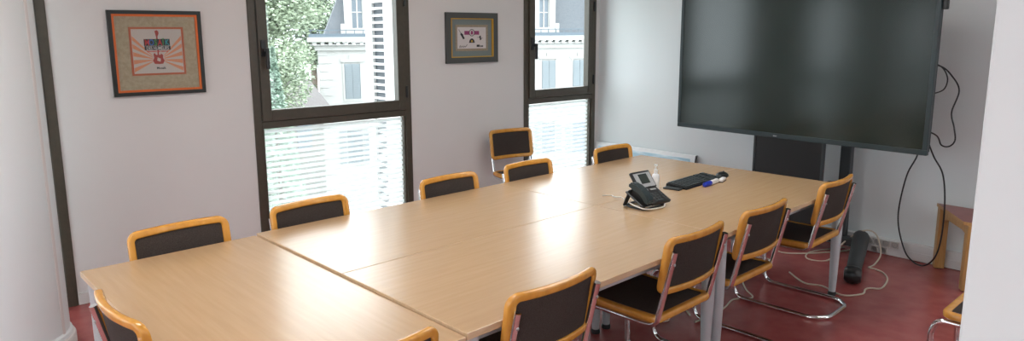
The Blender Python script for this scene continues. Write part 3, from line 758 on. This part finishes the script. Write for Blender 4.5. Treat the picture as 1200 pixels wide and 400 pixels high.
# neighbour house with a low grey roof
hb = thing('neighbour_house', 'small grey house with dark tiled roof under the trees', 'building', (6.3, 24, GZ - .7))
b = B(); box(b, -1.3, 2.2, 0, 4, .7, 7.2); obj('walls', b, M['plaster'], hb)
b = B(); prism(b, [(-.4, 7.2), (4.4, 7.2), (2.0, 8.5)], -1.6, 2.5, lambda u, v_, q: Vector((q, u, v_))); obj('roof', b, M['tile'], hb)
b = B(); box(b, -.6, .2, -.05, .02, 5.4, 6.6); box(b, .9, 1.6, -.05, .02, 5.4, 6.6); obj('house_window', b, M['darkglass'], hb)

def leaves(b, cx, cy, cz, rx, rz, n, size, cone=False):
    for _ in range(n):
        while True:
            p = Vector((random.uniform(-1, 1), random.uniform(-1, 1), random.uniform(-1, 1)))
            if .35 < p.length < 1: break
        if cone:
            hh = random.random() ** 1.3; a = random.uniform(0, 2 * PI); rr = rx * (1 - hh) * random.uniform(.5, 1)
            c = Vector((cx + rr * math.cos(a), cy + rr * math.sin(a), cz - rz + 2 * rz * hh))
        else: c = Vector((cx + p.x * rx, cy + p.y * rx, cz + p.z * rz))
        s = size * random.uniform(.6, 1.3)
        q = Matrix.Rotation(random.uniform(0, 2 * PI), 3, 'Z') @ Matrix.Rotation(random.uniform(-1.2, 1.2), 3, 'X')
        pts = [Vector((-.5, 0, 0)), Vector((-.2, .35, .12)), Vector((.5, .1, 0)), Vector((.1, -.35, .1))]
        b.faces.new([b.verts.new(c + q @ (u * s)) for u in pts])
def tree(name, label, x, y, h, crown, m, trunk_r=.22, cone=False):
    t = thing(name, label, 'tree', (x, y, GZ), 0)
    b = B(); tube(b, [(0, 0, 0), (.05, .02, h * .4), (-.05, .05, h * .85)], [trunk_r, trunk_r * .7, trunk_r * .2], 8)
    if not cone:
        for k in range(6):
            a = k * 1.05; z = h * (.4 + .06 * k); tube(b, [(0, 0, z), (math.cos(a) * .9, math.sin(a) * .9, z + 1.1), (math.cos(a) * 1.7, math.sin(a) * 1.7, z + 1.6)], [trunk_r * .4, trunk_r * .25, trunk_r * .08], 6)
    obj('trunk', b, M['bark'], t)
    b = B()
    for cx, cy, cz, rx, rz, n, s in crown: leaves(b, cx, cy, cz, rx, rz, n, s, cone)
    obj('foliage', b, M[m], t)
def clumps(r, z0, z1, k, n, s):
    out = []
    for i in range(k):
        a = random.uniform(0, 2 * PI); q = random.uniform(0, r * .75); z = random.uniform(z0, z1)
        out.append((q * math.cos(a), q * math.sin(a), z, r * random.uniform(.35, .55), r * random.uniform(.28, .42), n, s))
    return out
tree('broadleaf_tree', 'tall grey green broadleaf tree at the left behind the middle window', 3.4, 20, 14, clumps(3.0, 6.6, 15.5, 40, 2000, .15), 'leaf_a', .3)
tree('broadleaf_tree', 'darker broadleaf tree beside the slate roof of the villa', 22, 53, 19, clumps(4.6, 8, 17.4, 26, 700, .34), 'leaf_c', .4)
tree('broadleaf_tree', 'hazy broadleaf tree low behind the small grey house', 8.2, 33, 12, clumps(3.3, 3.5, 9.3, 22, 600, .28), 'leaf_c', .3)
tree('conifer', 'small blue green conifer in front of the broadleaf tree', 3.2, 16.5, 9.2, [(0, 0, 5.2, 1.5, 4.2, 9000, .15)], 'leaf_b', .16, True)
tree('garden_shrub', 'pale green shrub low behind the striped lower pane', 2.0, 11, 4.5, clumps(2.4, 1.2, 4.4, 14, 700, .17), 'leaf_b', .1)

# ------------------------------------------------------------------ light
w = bpy.data.worlds.new('overcast_sky'); bpy.context.scene.world = w; w.use_nodes = True
nt = w.node_tree; bg = nt.nodes['Background']
tc = nt.nodes.new('ShaderNodeTexCoord'); sp = nt.nodes.new('ShaderNodeSeparateXYZ'); rp = nt.nodes.new('ShaderNodeValToRGB')
rp.color_ramp.elements[0].position = 0.; rp.color_ramp.elements[0].color = (.88, .95, 1., 1)
rp.color_ramp.elements[1].position = 1.; rp.color_ramp.elements[1].color = (.97, 1., 1., 1)
nt.links.new(tc.outputs['Generated'], sp.inputs[0]); nt.links.new(sp.outputs['Z'], rp.inputs[0]); nt.links.new(rp.outputs[0], bg.inputs['Color'])
bg.inputs['Strength'].default_value = 5.6
def portal(x, y, z, sx, sz, rot):
    l = bpy.data.lights.new('window_portal', 'AREA'); l.shape = 'RECTANGLE'; l.size = sx; l.size_y = sz; l.cycles.is_portal = True
    o = bpy.data.objects.new('window_portal', l); COL.objects.link(o); o.location = (x, y, z); o.rotation_euler = rot
for p, q in WINS: portal((p + q) / 2, .14, WT / 2, q - p, WT, (-PI / 2, 0, 0))
for p, q in LW: portal(X0 - .14, Y0 + (p + q) / 2, WT / 2, q - p, WT, (PI / 2, 0, -PI / 2))

for p, q in FILL_WINS: portal(-(p + q) / 2, Y0 - .14, WT / 2, q - p, WT, (PI / 2, 0, 0))

# ------------------------------------------------------------------ camera
cd = bpy.data.cameras.new('camera'); cam = bpy.data.objects.new('camera', cd); COL.objects.link(cam)
yaw, pit, rol, fpx = .8716, -.1684, -.0074, 804.86
Fw = Vector((math.cos(yaw) * math.cos(pit), math.sin(yaw) * math.cos(pit), math.sin(pit)))
R = Vector((math.sin(yaw), -math.cos(yaw), 0)); U = R.cross(Fw)
c, s = math.cos(rol), math.sin(rol); R, U = c * R + s * U, -s * R + c * U
mw = Matrix((R, U, -Fw)).transposed().to_4x4(); mw.translation = Vector((-5.6728, -4.9752, 1.6986)); cam.matrix_world = mw
cd.sensor_fit = 'HORIZONTAL'; cd.sensor_width = 36; cd.lens = fpx * 36 / 1200; cd.shift_x = 21.43 / 1200; cd.shift_y = -20.46 / 1200
cd.clip_start = .05; cd.clip_end = 400
sc = bpy.context.scene; sc.camera = cam
sc.view_settings.view_transform = 'Standard'; sc.view_settings.look = 'None'; sc.view_settings.gamma = 1; sc.view_settings.exposure = .11; sc.view_settings.use_curve_mapping = False
sc.cycles.use_denoising = True; sc.cycles.max_bounces = 10; sc.cycles.diffuse_bounces = 5; sc.cycles.transparent_max_bounces = 16; sc.cycles.sample_clamp_indirect = 8
